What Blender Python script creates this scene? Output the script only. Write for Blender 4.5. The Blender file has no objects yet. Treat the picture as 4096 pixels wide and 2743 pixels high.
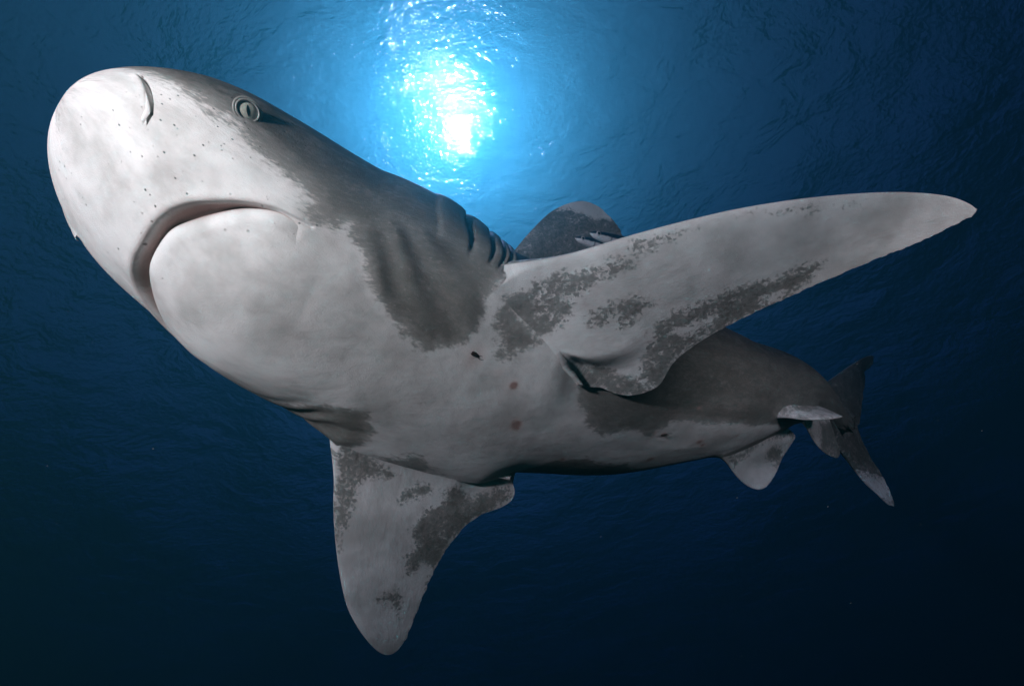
import bpy, math, random
import numpy as np
from mathutils import Vector, Matrix
from mathutils.bvhtree import BVHTree

random.seed(7)
RNG = np.random.default_rng(7)
SC = bpy.context.scene
COL = SC.collection

# ------------------------------------------------------------------ camera
CAM = np.array([0.0, 0.0, -5.0])                       # five metres under the surface
# the zenith as the diver's camera sees it (right, up, back), nearly straight overhead
Zc = np.array([-200.0, 1071.0, -1900.0])
Zc /= np.linalg.norm(Zc)
Yc = np.array([0.0, 0.0, -1.0]) - Zc * -Zc[2]
Yc /= np.linalg.norm(Yc)
Xc = np.cross(Yc, Zc)
ROT = np.stack([Xc, Yc, Zc], 1)                        # rows: camera right, up, back in the world


def world(P):
    return CAM + np.asarray(P, float) @ ROT


cam = bpy.data.cameras.new("camera")
cam.sensor_width = 36
cam.lens = 36 * 1900 / 4096
cam.clip_start = 0.02
cam.clip_end = 500
cam_o = bpy.data.objects.new("camera", cam)
cam_o.matrix_world = Matrix.Translation(CAM) @ Matrix(ROT.T.tolist()).to_4x4()
COL.objects.link(cam_o)
SC.camera = cam_o

# ------------------------------------------------------------------ sky and sun
def cam_dir(px, py):
    v = np.array([(px - 2048) / 1900, -(py - 1371.5) / 1900, -1.0])
    v = v @ ROT
    return v / np.linalg.norm(v)


SUN_DIR = cam_dir(1790, 480)
sun_el = math.asin(SUN_DIR[2])
sun_az = math.atan2(SUN_DIR[0], SUN_DIR[1])
wd = bpy.data.worlds.new("World")
SC.world = wd
wd.use_nodes = True
nt = wd.node_tree
sky = nt.nodes.new("ShaderNodeTexSky")
sky.sky_type = 'NISHITA'
sky.sun_disc = False
sky.sun_elevation = sun_el
sky.sun_rotation = sun_az
bg = nt.nodes["Background"]
bg.inputs["Strength"].default_value = 0.05
nt.links.new(sky.outputs[0], bg.inputs["Color"])

sl = bpy.data.lights.new("sun", 'SUN')
sl.energy = 5.0
sl.angle = math.radians(0.6)
sl.color = (1.0, 0.96, 0.9)
sun = bpy.data.objects.new("sun", sl)
sun.rotation_euler = Vector((-SUN_DIR).tolist()).to_track_quat('-Z', 'Y').to_euler()
sun.location = (0, 0, 20)
COL.objects.link(sun)


# ------------------------------------------------------------------ the diver's two flash heads, on arms beside the camera
def strobe(pos, aim, power, radius, cone=125):
    l = bpy.data.lights.new("photo_strobe", 'SPOT')
    l.energy = power
    l.shadow_soft_size = radius
    l.spot_size = math.radians(cone)
    l.spot_blend = 0.8
    l.color = (1.0, 0.86, 0.75)
    o = bpy.data.objects.new("photo_strobe", l)
    p = world(pos)
    d = world(aim) - p
    o.location = p
    o.rotation_euler = Vector(d.tolist()).to_track_quat('-Z', 'Y').to_euler()
    COL.objects.link(o)
    return o


strobe((-0.80, 0.47, 0.28), (-0.05, -0.2, -0.85), 190, 0.06, 105)
strobe((0.90, 0.35, 0.05), (0.80, -0.50, -1.4), 50, 0.05, 66)

SC.view_settings.view_transform = 'Standard'
SC.view_settings.look = 'None'
SC.view_settings.exposure = -0.95
SC.view_settings.gamma = 1
SC.view_settings.use_curve_mapping = False
SC.render.engine = 'CYCLES'
SC.cycles.use_denoising = True
SC.cycles.max_bounces = 8
SC.cycles.transparent_max_bounces = 8
SC.cycles.transmission_bounces = 6
SC.cycles.volume_bounces = 0
SC.cycles.sample_clamp_indirect = 150
SC.cycles.caustics_refractive = True


# ------------------------------------------------------------------ helpers
def link_mesh(name, V, Fq, mat, parent=None, smooth=True, attrs=None):
    me = bpy.data.meshes.new(name)
    V = np.asarray(V, np.float32)
    if isinstance(Fq, np.ndarray) and Fq.ndim == 2:
        k = Fq.shape[1]
        me.vertices.add(len(V))
        me.vertices.foreach_set("co", V.ravel())
        me.loops.add(Fq.size)
        me.loops.foreach_set("vertex_index", Fq.astype(np.int32).ravel())
        me.polygons.add(len(Fq))
        me.polygons.foreach_set("loop_start", np.arange(0, Fq.size, k, dtype=np.int32))
        me.polygons.foreach_set("loop_total", np.full(len(Fq), k, np.int32))
        me.update(calc_edges=True)
    else:
        me.from_pydata(V.tolist(), [], [tuple(int(i) for i in f) for f in Fq])
    me.validate()
    me.polygons.foreach_set("use_smooth", np.full(len(me.polygons), smooth))
    for k, (typ, val) in (attrs or {}).items():
        at = me.attributes.new(k, typ, 'POINT')
        at.data.foreach_set("vector" if typ == 'FLOAT_VECTOR' else "value", np.asarray(val, np.float32).ravel())
    me.materials.append(mat)
    o = bpy.data.objects.new(name, me)
    COL.objects.link(o)
    if parent is not None:
        o.parent = parent
        o.matrix_parent_inverse = parent.matrix_world.inverted()
    return o


def grid_faces(n, m, wrap=False, off=0, flip=False):
    i = np.arange(n - 1)[:, None]
    j = np.arange(m if wrap else m - 1)[None]
    j2 = (j + 1) % m
    f = np.stack([i * m + j, i * m + j2, (i + 1) * m + j2, (i + 1) * m + j], -1).reshape(-1, 4) + off
    return f[:, ::-1] if flip else f


def nrm(v):
    return v / np.maximum(np.linalg.norm(v, axis=-1, keepdims=True), 1e-9)


def smooth(e0, e1, x):
    t = np.clip((np.asarray(x, float) - e0) / (e1 - e0), 0, 1)
    return t * t * (3 - 2 * t)


def spline(xk, yk, x):
    xk = np.asarray(xk, float)
    yk = np.asarray(yk, float)
    one = yk.ndim == 1
    if one:
        yk = yk[:, None]
    h = np.diff(xk)
    d = np.diff(yk, axis=0) / h[:, None]
    m = np.zeros_like(yk)
    m[0], m[-1] = d[0], d[-1]
    w = (h[1:] / (h[:-1] + h[1:]))[:, None]
    m[1:-1] = d[:-1] * w + d[1:] * (1 - w)
    i = np.clip(np.searchsorted(xk, x) - 1, 0, len(xk) - 2)
    t = ((x - xk[i]) / h[i])[:, None]
    hh = h[i][:, None]
    r = (2 * t**3 - 3 * t**2 + 1) * yk[i] + (t**3 - 2 * t**2 + t) * hh * m[i] + (-2 * t**3 + 3 * t**2) * yk[i + 1] + (t**3 - t**2) * hh * m[i + 1]
    return r[:, 0] if one else r


def poly_sd(P, poly, closed=True):
    """signed distance to a polygon, positive inside"""
    P = np.asarray(P, float)
    poly = np.asarray(poly, float)
    best = np.full(len(P), 1e9)
    inside = np.zeros(len(P), bool)
    n = len(poly)
    for i in range(n if closed else n - 1):
        a, b = poly[i], poly[(i + 1) % n]
        e = b - a
        w = P - a
        t = np.clip((w @ e) / max(e @ e, 1e-12), 0, 1)
        best = np.minimum(best, np.linalg.norm(w - t[:, None] * e, axis=1))
        c = (a[1] > P[:, 1]) != (b[1] > P[:, 1])
        x = a[0] + (P[:, 1] - a[1]) * e[0] / (e[1] if abs(e[1]) > 1e-12 else 1e-12)
        inside ^= c & (P[:, 0] < x)
    return np.where(inside, best, -best) if closed else best


class Nodes:
    def __init__(self, name):
        self.m = bpy.data.materials.new(name)
        self.m.use_nodes = True
        self.t = self.m.node_tree
        self.p = self.t.nodes.get("Principled BSDF")
        self.o = self.t.nodes.get("Material Output")

    def n(self, typ, ins=None, **kw):
        x = self.t.nodes.new(typ)
        for k, v in kw.items():
            setattr(x, k, v)
        for k, v in (ins or {}).items():
            self.set(x.inputs[k], v)
        return x

    def set(self, sock, v):
        if hasattr(v, "is_output") or hasattr(v, "links") and not isinstance(v, (int, float, tuple)):
            self.t.links.new(v, sock)
        else:
            sock.default_value = v

    def math(self, op, a, b=0.0, c=None, clamp=False):
        x = self.t.nodes.new("ShaderNodeMath")
        x.operation = op
        x.use_clamp = clamp
        self.set(x.inputs[0], a)
        self.set(x.inputs[1], b)
        if c is not None:
            self.set(x.inputs[2], c)
        return x.outputs[0]

    def ramp(self, v, lo, hi):
        x = self.t.nodes.new("ShaderNodeMapRange")
        x.interpolation_type = 'SMOOTHSTEP'
        self.set(x.inputs["Value"], v)
        x.inputs["From Min"].default_value = lo
        x.inputs["From Max"].default_value = hi
        return x.outputs["Result"]

    def mix(self, f, a, b):
        x = self.t.nodes.new("ShaderNodeMix")
        x.data_type = 'RGBA'
        self.set(x.inputs["Factor"], f)
        self.set(x.inputs["A"], a)
        self.set(x.inputs["B"], b)
        return x.outputs["Result"]

    def noise(self, vec, scale, detail=3, rough=0.55, dist=0.0):
        x = self.n("ShaderNodeTexNoise", {"Vector": vec, "Scale": scale, "Detail": detail, "Roughness": rough, "Distortion": dist})
        return x.outputs["Fac"]


# ------------------------------------------------------------------ the sea: surface overhead and the water itself
def build_sea():
    N = Nodes("sea_surface")
    N.t.nodes.remove(N.p)
    tc = N.n("ShaderNodeTexCoord").outputs["Object"]
    mp = N.n("ShaderNodeMapping", {"Vector": tc, "Rotation": (0, 0, 0.5), "Scale": (1.0, 1.7, 1)}).outputs[0]
    n1 = N.noise(mp, 2.0, 4, 0.55, 0.6)
    n2 = N.noise(mp, 13.0, 3, 0.6, 0.4)
    gust = N.ramp(N.noise(mp, 0.55, 2, 0.5, 0.3), 0.36, 0.66)      # patches of wind ripple between smoother water
    hsum = N.math('ADD', n1, N.math('MULTIPLY', n2, N.math('ADD', 0.13, N.math('MULTIPLY', gust, 0.26))))
    bump = N.n("ShaderNodeBump", {"Height": hsum, "Strength": 1.0, "Distance": 0.10}).outputs[0]
    fr = N.n("ShaderNodeFresnel", {"IOR": 1.333, "Normal": bump}).outputs[0]
    tr = N.n("ShaderNodeBsdfTransparent", {"Color": (0.9, 0.97, 1, 1)}).outputs[0]
    rf = N.n("ShaderNodeBsdfRefraction", {"IOR": 1.333, "Roughness": 0.0, "Normal": bump}).outputs[0]
    gl = N.n("ShaderNodeBsdfGlossy", {"Color": (0.95, 0.97, 1, 1), "Roughness": 0.02, "Normal": bump}).outputs[0]
    rr = N.n("ShaderNodeBsdfRefraction", {"IOR": 1.333, "Roughness": 0.22, "Normal": bump}).outputs[0]
    m0 = N.n("ShaderNodeMixShader", {0: 0.10, 1: rf, 2: rr}).outputs[0]
    m1 = N.n("ShaderNodeMixShader", {0: 0.55, 1: tr, 2: m0}).outputs[0]
    m2 = N.n("ShaderNodeMixShader", {0: fr, 1: m1, 2: gl}).outputs[0]
    N.t.links.new(m2, N.o.inputs["Surface"])
    # swell: denser sheet above the diver, stretched outwards
    n = 460
    g = np.linspace(-1, 1, n)
    g = np.sign(g) * (0.35 * np.abs(g) + 0.65 * np.abs(g)**3) * 60
    X, Y = np.meshgrid(g, g, indexing='ij')
    Z = np.zeros_like(X)
    for _ in range(26):
        lam = RNG.uniform(0.7, 6.0)
        th = 0.6 + RNG.normal() * 0.7
        k = 2 * math.pi / lam
        Z += 0.0085 * lam**0.8 * np.sin(k * (X * math.cos(th) + Y * math.sin(th)) + RNG.uniform(0, 6.28)) * np.exp(-np.hypot(X, Y) / (12 * lam))
    V = np.stack([X, Y, Z], -1).reshape(-1, 3)
    s = link_mesh("water_surface", V, grid_faces(n, n, flip=True), N.m)
    s["kind"] = "structure"
    s["label"] = "rippled sea surface seen from underneath"
    # the water: one closed box of even volume round everything
    H = Nodes("sea_water")
    H.t.nodes.remove(H.p)
    pv = H.n("ShaderNodeVolumePrincipled", {"Color": (0.068, 0.45, 0.46, 1), "Density": 0.38, "Anisotropy": 0.83, "Absorption Color": (0.008, 0.09, 0.74, 1)})
    H.t.links.new(pv.outputs[0], H.o.inputs["Volume"])
    b = np.array([(x, y, z) for x in (-70, 70) for y in (-70, 70) for z in (-70, 1.2)], float)
    F = np.array([(0, 1, 3, 2), (4, 6, 7, 5), (0, 4, 5, 1), (2, 3, 7, 6), (0, 2, 6, 4), (1, 5, 7, 3)])
    h = link_mesh("haze", b, F, H.m, smooth=False)
    h["kind"] = "stuff"
    h["label"] = "clear blue sea water filling the whole scene"


build_sea()

STATIONS = [  # arc length, spine x y z, half width, belly depth, back depth, roll
    (0.0, -0.574, 0.3122, -0.6102, 0.1417, 0.0617, 0.0661, -0.0539),
    (0.1027, -0.508, 0.2468, -0.654, 0.171, 0.0886, 0.1005, -0.1433),
    (0.1868, -0.452, 0.195, -0.6892, 0.1902, 0.1108, 0.1283, -0.1853),
    (0.2608, -0.4001, 0.153, -0.7213, 0.2019, 0.1322, 0.1423, -0.1642),
    (0.3149, -0.3613, 0.1237, -0.7451, 0.2088, 0.1471, 0.1471, -0.1292),
    (0.3656, -0.3239, 0.0978, -0.7676, 0.2143, 0.1519, 0.156, -0.0848),
    (0.4714, -0.2416, 0.0544, -0.8178, 0.2274, 0.1563, 0.168, -0.0061),
    (0.6313, -0.1233, -0.0196, -0.8959, 0.2273, 0.1558, 0.1832, 0.0082),
    (0.9467, 0.157, -0.0904, -1.0221, 0.2176, 0.1642, 0.1958, -0.0619),
    (1.1612, 0.3554, -0.1091, -1.1012, 0.1893, 0.1597, 0.1825, -0.0307),
    (1.3637, 0.5377, -0.1198, -1.189, 0.1396, 0.1366, 0.1527, 0.0113),
    (1.727, 0.8501, -0.1501, -1.355, 0.058, 0.074, 0.08, 0.05),
    (1.86, 0.9971, -0.2301, -1.455, 0.03, 0.042, 0.048, 0.02),
]
FINS = {
 'pecL': dict(
  LE=[(-0.0292,0.0916,-0.7187),(-0.0075,0.0968,-0.7171),(0.0173,0.1078,-0.7127),(0.0647,0.1241,-0.7068),(0.1209,0.1418,-0.7006),(0.1656,0.1551,-0.6959),(0.2237,0.1704,-0.6910),(0.2749,0.1825,-0.6873),(0.3259,0.1936,-0.6842),(0.4029,0.2058,-0.6817),(0.4810,0.2136,-0.6815),(0.5470,0.2173,-0.6828),(0.6023,0.2161,-0.6861),(0.6398,0.2122,-0.6899),(0.6685,0.2044,-0.6952),(0.6853,0.1966,-0.7000)],
  TE=[(0.1184,-0.0447,-0.7949),(0.1339,-0.0581,-0.8024),(0.1542,-0.0746,-0.8118),(0.1806,-0.0860,-0.8188),(0.2127,-0.0880,-0.8214),(0.2453,-0.0750,-0.8164),(0.2556,-0.0603,-0.8094),(0.2619,-0.0411,-0.8000),(0.2769,-0.0197,-0.7899),(0.2955,-0.0043,-0.7830),(0.3167,0.0104,-0.7765),(0.3435,0.0249,-0.7705),(0.3781,0.0436,-0.7627),(0.4170,0.0633,-0.7546),(0.4686,0.0883,-0.7444),(0.5190,0.1109,-0.7354),(0.5681,0.1332,-0.7264),(0.6053,0.1474,-0.7210),(0.6355,0.1624,-0.7149),(0.6624,0.1773,-0.7086),(0.6847,0.1894,-0.7036),(0.6853,0.1966,-0.7000)],
  n=(0.0430,-0.4515,0.8912), e1=(0.9891,0.1452,0.0259), e2=(-0.1411,0.8804,0.4528), ex=0.8,
  polys=[(0.8,[(3,-13),(45,-3),(88,6),(134,7),(172,12),(202,15),(224,0),(162,-22),(142,-35),(122,-44),(116,-69),(91,-82),(57,-95),(25,-121),(1,-122),(-6,-84),(-12,-48)]),(0.5,[(202,36),(276,43),(323,45),(324,31),(239,13),(202,15)]),(0.6,[(366,50),(456,49),(565,41),(532,28),(477,27)]),(1,[(131,-76),(152,-58),(180,-54),(211,-46),(246,-64),(226,-82),(206,-101),(186,-102),(183,-75),(158,-89),(138,-86)]),(1,[(230,-109),(254,-91),(317,-71),(374,-60),(413,-57),(469,-46),(503,-43),(491,-66),(456,-100),(415,-117),(358,-139),(308,-164),(279,-180),(262,-214),(245,-229),(220,-207),(212,-167),(221,-145),(238,-133)]),(-1,[(278,-122),(302,-117),(338,-105),(335,-120),(295,-131)]),(-1,[(408,-94),(447,-84),(448,-94),(421,-103)]),(1,[(119,-161),(134,-154),(162,-163),(182,-186),(220,-202),(245,-237),(210,-247),(179,-241),(151,-221),(131,-192)])]),
 'pecR': dict(
  LE=[(-0.2948,-0.1596,-0.8319),(-0.3042,-0.1816,-0.8364),(-0.3152,-0.2227,-0.8470),(-0.3252,-0.2787,-0.8630),(-0.3300,-0.3270,-0.8782),(-0.3333,-0.3917,-0.8994),(-0.3333,-0.4568,-0.9219),(-0.3308,-0.5136,-0.9423),(-0.3233,-0.5569,-0.9598),(-0.3096,-0.6035,-0.9804),(-0.2944,-0.6428,-0.9990),(-0.2802,-0.6679,-1.0123),(-0.2684,-0.6788,-1.0200)],
  TE=[(-0.0130,-0.2615,-0.9600),(0.0015,-0.2867,-0.9735),(0.0057,-0.3067,-0.9817),(-0.0005,-0.3234,-0.9855),(-0.0161,-0.3349,-0.9843),(-0.0402,-0.3418,-0.9788),(-0.0671,-0.3499,-0.9727),(-0.0909,-0.3665,-0.9706),(-0.1151,-0.3942,-0.9722),(-0.1504,-0.4469,-0.9787),(-0.1727,-0.4966,-0.9886),(-0.1924,-0.5442,-0.9986),(-0.2086,-0.5890,-1.0087),(-0.2247,-0.6342,-1.0190),(-0.2403,-0.6624,-1.0236),(-0.2565,-0.6787,-1.0239),(-0.2684,-0.6788,-1.0200)],
  n=(-0.2973,0.3118,-0.9024), e1=(0.0477,-0.9391,-0.3402), e2=(-0.9536,-0.1442,0.2644), ex=0.85,
  polys=[(0.8,[(-1,1),(36,-35),(81,-69),(104,-93),(104,-61),(92,-27),(105,-16),(136,-7),(155,5),(180,18),(209,36),(240,52),(171,49),(101,40),(42,24)]),(1,[(153,-66),(134,-80),(121,-119),(136,-132),(154,-135),(159,-101),(170,-76)]),(1,[(154,-154),(147,-175),(177,-207),(187,-222),(192,-253),(174,-275),(186,-296),(217,-299),(236,-255),(244,-217),(267,-189),(308,-155),(350,-124),(322,-102),(339,-74),(336,-65),(293,-72),(268,-93),(224,-88),(200,-110),(183,-132),(179,-162)]),(0.9,[(377,5),(363,-12),(367,-41),(380,-59),(431,-48),(451,-45),(454,-35),(423,-29),(392,-18)]),(0.5,[(356,-103),(344,-125),(402,-98),(431,-84)])]),
 'dorsal': dict(
  LE=[(-0.0968,0.0767,-1.0684),(0.0064,0.2151,-1.1000),(0.0296,0.2484,-1.1250),(0.0569,0.2830,-1.1500),(0.0863,0.3183,-1.1800),(0.1080,0.3376,-1.2000),(0.1418,0.3603,-1.2300),(0.1776,0.3734,-1.2500),(0.1921,0.3720,-1.2500)],
  TE=[(0.1678,0.0379,-1.1763),(0.2665,0.1967,-1.2000),(0.2855,0.2346,-1.2000),(0.2839,0.2747,-1.2150),(0.2719,0.3065,-1.2300),(0.2532,0.3319,-1.2400),(0.2296,0.3576,-1.2500),(0.2066,0.3694,-1.2500),(0.1921,0.3720,-1.2500)],
  n=(-0.3083,-0.2557,-0.9163), e1=(0.6414,0.6555,-0.3987), e2=(0.7026,-0.7106,-0.0381), ex=0.9,
  polys=[(-1,[(351,-30),(404,-34),(438,-19),(461,3),(480,33),(473,76),(450,76),(437,59),(412,51),(411,24),(391,4),(391,-14)])]),
 'pelvL': dict(
  LE=[(0.5969,-0.1632,-1.0750),(0.6421,-0.1704,-1.0600),(0.6989,-0.1726,-1.0700),(0.7412,-0.1730,-1.0900),(0.7805,-0.1736,-1.1200)],
  TE=[(0.7309,-0.1682,-1.1900),(0.7497,-0.1582,-1.2000),(0.7623,-0.1551,-1.2000),(0.7776,-0.1618,-1.1800),(0.7820,-0.1686,-1.1500),(0.7805,-0.1736,-1.1200)],
  n=(-0.0735,-0.9886,-0.1314), e1=(0.9709,-0.0409,-0.2359), e2=(0.2279,-0.1449,0.9629), ex=1,
  polys=[]),
 'pelvR': dict(
  LE=[(0.4753,-0.2541,-1.0894),(0.5087,-0.2868,-1.1200),(0.5441,-0.3231,-1.1550),(0.5794,-0.3524,-1.1800),(0.6056,-0.3655,-1.1900),(0.6195,-0.3689,-1.1950)],
  TE=[(0.6819,-0.2045,-1.2200),(0.7453,-0.2385,-1.2400),(0.7303,-0.2633,-1.2400),(0.6970,-0.2930,-1.2250),(0.6719,-0.3347,-1.2100),(0.6461,-0.3603,-1.2000),(0.6313,-0.3676,-1.1970),(0.6195,-0.3689,-1.1950)],
  n=(0.4792,-0.1129,0.8704), e1=(0.7020,-0.5460,-0.4573), e2=(0.5269,0.8301,-0.1824), ex=1,
  polys=[(1,[(161,106),(218,128),(249,111),(241,81),(195,70),(158,73)]),(0.6,[(9,4),(70,49),(241,204),(266,179),(152,102),(109,62),(96,21),(83,-6)]),(0.4,[(243,79),(278,73),(252,24),(228,20)])]),
 'anal': dict(
  LE=[(0.7285,-0.1870,-1.1898),(0.7641,-0.2347,-1.2200),(0.8144,-0.2802,-1.2600),(0.8629,-0.3071,-1.2950),(0.9025,-0.3199,-1.3200)],
  TE=[(0.8431,-0.1876,-1.2777),(0.8907,-0.2352,-1.3200),(0.9093,-0.2734,-1.3300),(0.9191,-0.2999,-1.3300),(0.9136,-0.3142,-1.3250),(0.9025,-0.3199,-1.3200)],
  n=(0.6022,0.0218,0.7981), e1=(0.6878,-0.5218,-0.5047), e2=(0.4054,0.8528,-0.3292), ex=1,
  polys=[(1,[(101,34),(181,81),(314,65),(299,13),(185,-36),(143,-11)])]),
 'dorsal2': dict(
  LE=[(0.5801,-0.0302,-1.3203),(0.7713,-0.0352,-1.3800),(0.8120,-0.0461,-1.4000),(0.8260,-0.0514,-1.4050)],
  TE=[(0.7180,-0.0551,-1.3683),(0.8633,-0.0779,-1.4300),(0.8498,-0.0632,-1.4200),(0.8260,-0.0514,-1.4050)],
  n=(0.2804,-0.3846,0.8795), e1=(0.9396,-0.0774,-0.3334), e2=(0.1963,0.9199,0.3396), ex=1,
  polys=[]),
 'tailU': dict(
  LE=[(0.8461,-0.1095,-1.4226),(0.9797,-0.1338,-1.5000),(1.0744,-0.1094,-1.5800),(1.2609,-0.0714,-1.7500),(1.4120,-0.0480,-1.8800),(1.4612,-0.0520,-1.9200)],
  TE=[(1.0050,-0.2559,-1.4228),(1.0674,-0.2593,-1.5000),(1.1396,-0.2787,-1.5600),(1.1993,-0.2252,-1.6300),(1.2737,-0.1679,-1.7200),(1.3480,-0.1367,-1.8100),(1.3643,-0.1131,-1.8450),(1.4157,-0.1017,-1.8850),(1.4488,-0.0837,-1.9050),(1.4612,-0.0520,-1.9200)],
  n=(-0.5795,-0.3889,-0.7161), e1=(0.7593,0.0613,-0.6478), e2=(0.2959,-0.9192,0.2598), ex=0.9,
  polys=[]),
 'tailD': dict(
  LE=[(0.8603,-0.1924,-1.2925),(0.9328,-0.2597,-1.4000),(0.9891,-0.3202,-1.4400),(1.0516,-0.3743,-1.4800),(1.1108,-0.4401,-1.5000),(1.1634,-0.4804,-1.5150),(1.2024,-0.5180,-1.5200),(1.2232,-0.5228,-1.5200)],
  TE=[(0.9659,-0.1859,-1.4808),(1.1161,-0.2582,-1.5400),(1.1356,-0.3047,-1.5500),(1.1653,-0.3696,-1.5450),(1.1923,-0.4154,-1.5400),(1.2103,-0.4594,-1.5300),(1.2208,-0.4934,-1.5230),(1.2232,-0.5228,-1.5200)],
  n=(0.6457,0.3359,0.6857), e1=(0.7111,-0.5916,-0.3799), e2=(0.2781,0.7329,-0.6209), ex=1,
  polys=[(-0.35,[(352,24),(506,71),(618,52),(535,11),(389,-16)])]),
}


# ------------------------------------------------------------------ the shark: its own measures
STN = np.array(STATIONS)
LHINT = np.array([0.55, 0.70, 0.45])
CAPL = 0.17


def body_param(a):
    q = spline(STN[:, 0], STN[:, 1:8], a)
    C = q[:, :3]
    e = 1e-3
    A = nrm(spline(STN[:, 0], STN[:, 1:4], np.minimum(a + e, STN[-1, 0])) - spline(STN[:, 0], STN[:, 1:4], np.maximum(a - e, 0)))
    L = nrm(LHINT - (A @ LHINT)[:, None] * A)
    D = -np.cross(A, L)
    r = q[:, 6:7]
    L, D = L * np.cos(r) + D * np.sin(r), D * np.cos(r) - L * np.sin(r)
    t = np.clip(a / CAPL, 0, 1)
    c = (1 - (1 - t)**2.2)**(1 / 2.2)
    return C, A, L, D, q[:, 3] * c, q[:, 4] * c, q[:, 5] * c


def body_points(a, phi):
    """points of the bare trunk at arc length a and angle phi (0 belly, + its left flank, pi back)"""
    C, A, L, D, w, hv, hd = body_param(a)
    n = np.interp(a, [0, .3, .6, 1.2, 2.2], [2.5, 2.5, 2.3, 2.1, 2.0])
    s, c = np.sin(phi), np.cos(phi)
    x = np.sign(s) * np.abs(s)**(2 / n)
    y = -np.sign(c) * np.abs(c)**(2 / n)
    h = np.where(y < 0, hv, hd)
    return C + L * (w * x)[:, None] + D * (h * y)[:, None]


def body_normals(a, phi):
    e = 2e-3
    aa = np.clip(a, 1e-3, STN[-1, 0] - 1e-3)
    Pa = body_points(np.minimum(aa + e, STN[-1, 0]), phi) - body_points(np.maximum(aa - e, 2e-4), phi)
    Pf = body_points(aa, phi + 0.02) - body_points(aa, phi - 0.02)
    return nrm(np.cross(Pf, Pa)) * NSIGN


NSIGN = 1.0
_p = body_points(np.array([0.6]), np.array([0.3]))[0]
_c = body_param(np.array([0.6]))[0][0]
if body_normals(np.array([0.6]), np.array([0.3]))[0] @ (_p - _c) < 0:
    NSIGN = -1.0

RU = 0.20      # metres per radian round the body, for flat (u, a) maps


def sym(pts):
    """half outline (a, degrees) from the midline out -> closed in (u, a), both sides"""
    h = [(math.radians(f) * RU, a) for a, f in pts]
    return [(-u, a) for u, a in h[::-1]] + h


def chaikin(p, k=3):
    p = np.asarray(p, float)
    for _ in range(k):
        q = np.empty((2 * (len(p) - 1) + 2, p.shape[1]))
        q[0], q[-1] = p[0], p[-1]
        q[1:-1:2] = p[:-1] * .75 + p[1:] * .25
        q[2:-1:2] = p[:-1] * .25 + p[1:] * .75
        p = q
    return p


LIP = chaikin(sym([(.179, 2), (.179, 7), (.182, 13), (.187, 19.2), (.201, 27.6), (.228, 37.6), (.245, 42.4), (.267, 46.8), (.288, 48.3), (.318, 48.5)]), 2)
JAW = chaikin(sym([(.188, 2), (.190, 8), (.199, 14.5), (.216, 25.2), (.233, 34.4), (.247, 40.2), (.267, 46), (.283, 47.8), (.318, 48.3)]), 2)
LIP_POLY = np.vstack([LIP, [(LIP[-1][0], .50), (LIP[0][0], .50)]])
JAW_POLY = np.vstack([JAW, [(JAW[-1][0], .50), (JAW[0][0], .50)]])
NOSTRIL = [(math.radians(f) * RU, a) for a, f in [(.066, 70), (.074, 66), (.086, 59.5), (.098, 52.8), (.106, 47)]]
GILLS = [  # (degrees low, a low, a high at 104 degrees)
    (.503, .501), (.531, .546), (.547, .577), (.557, .602), (.572, .624)]


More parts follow.
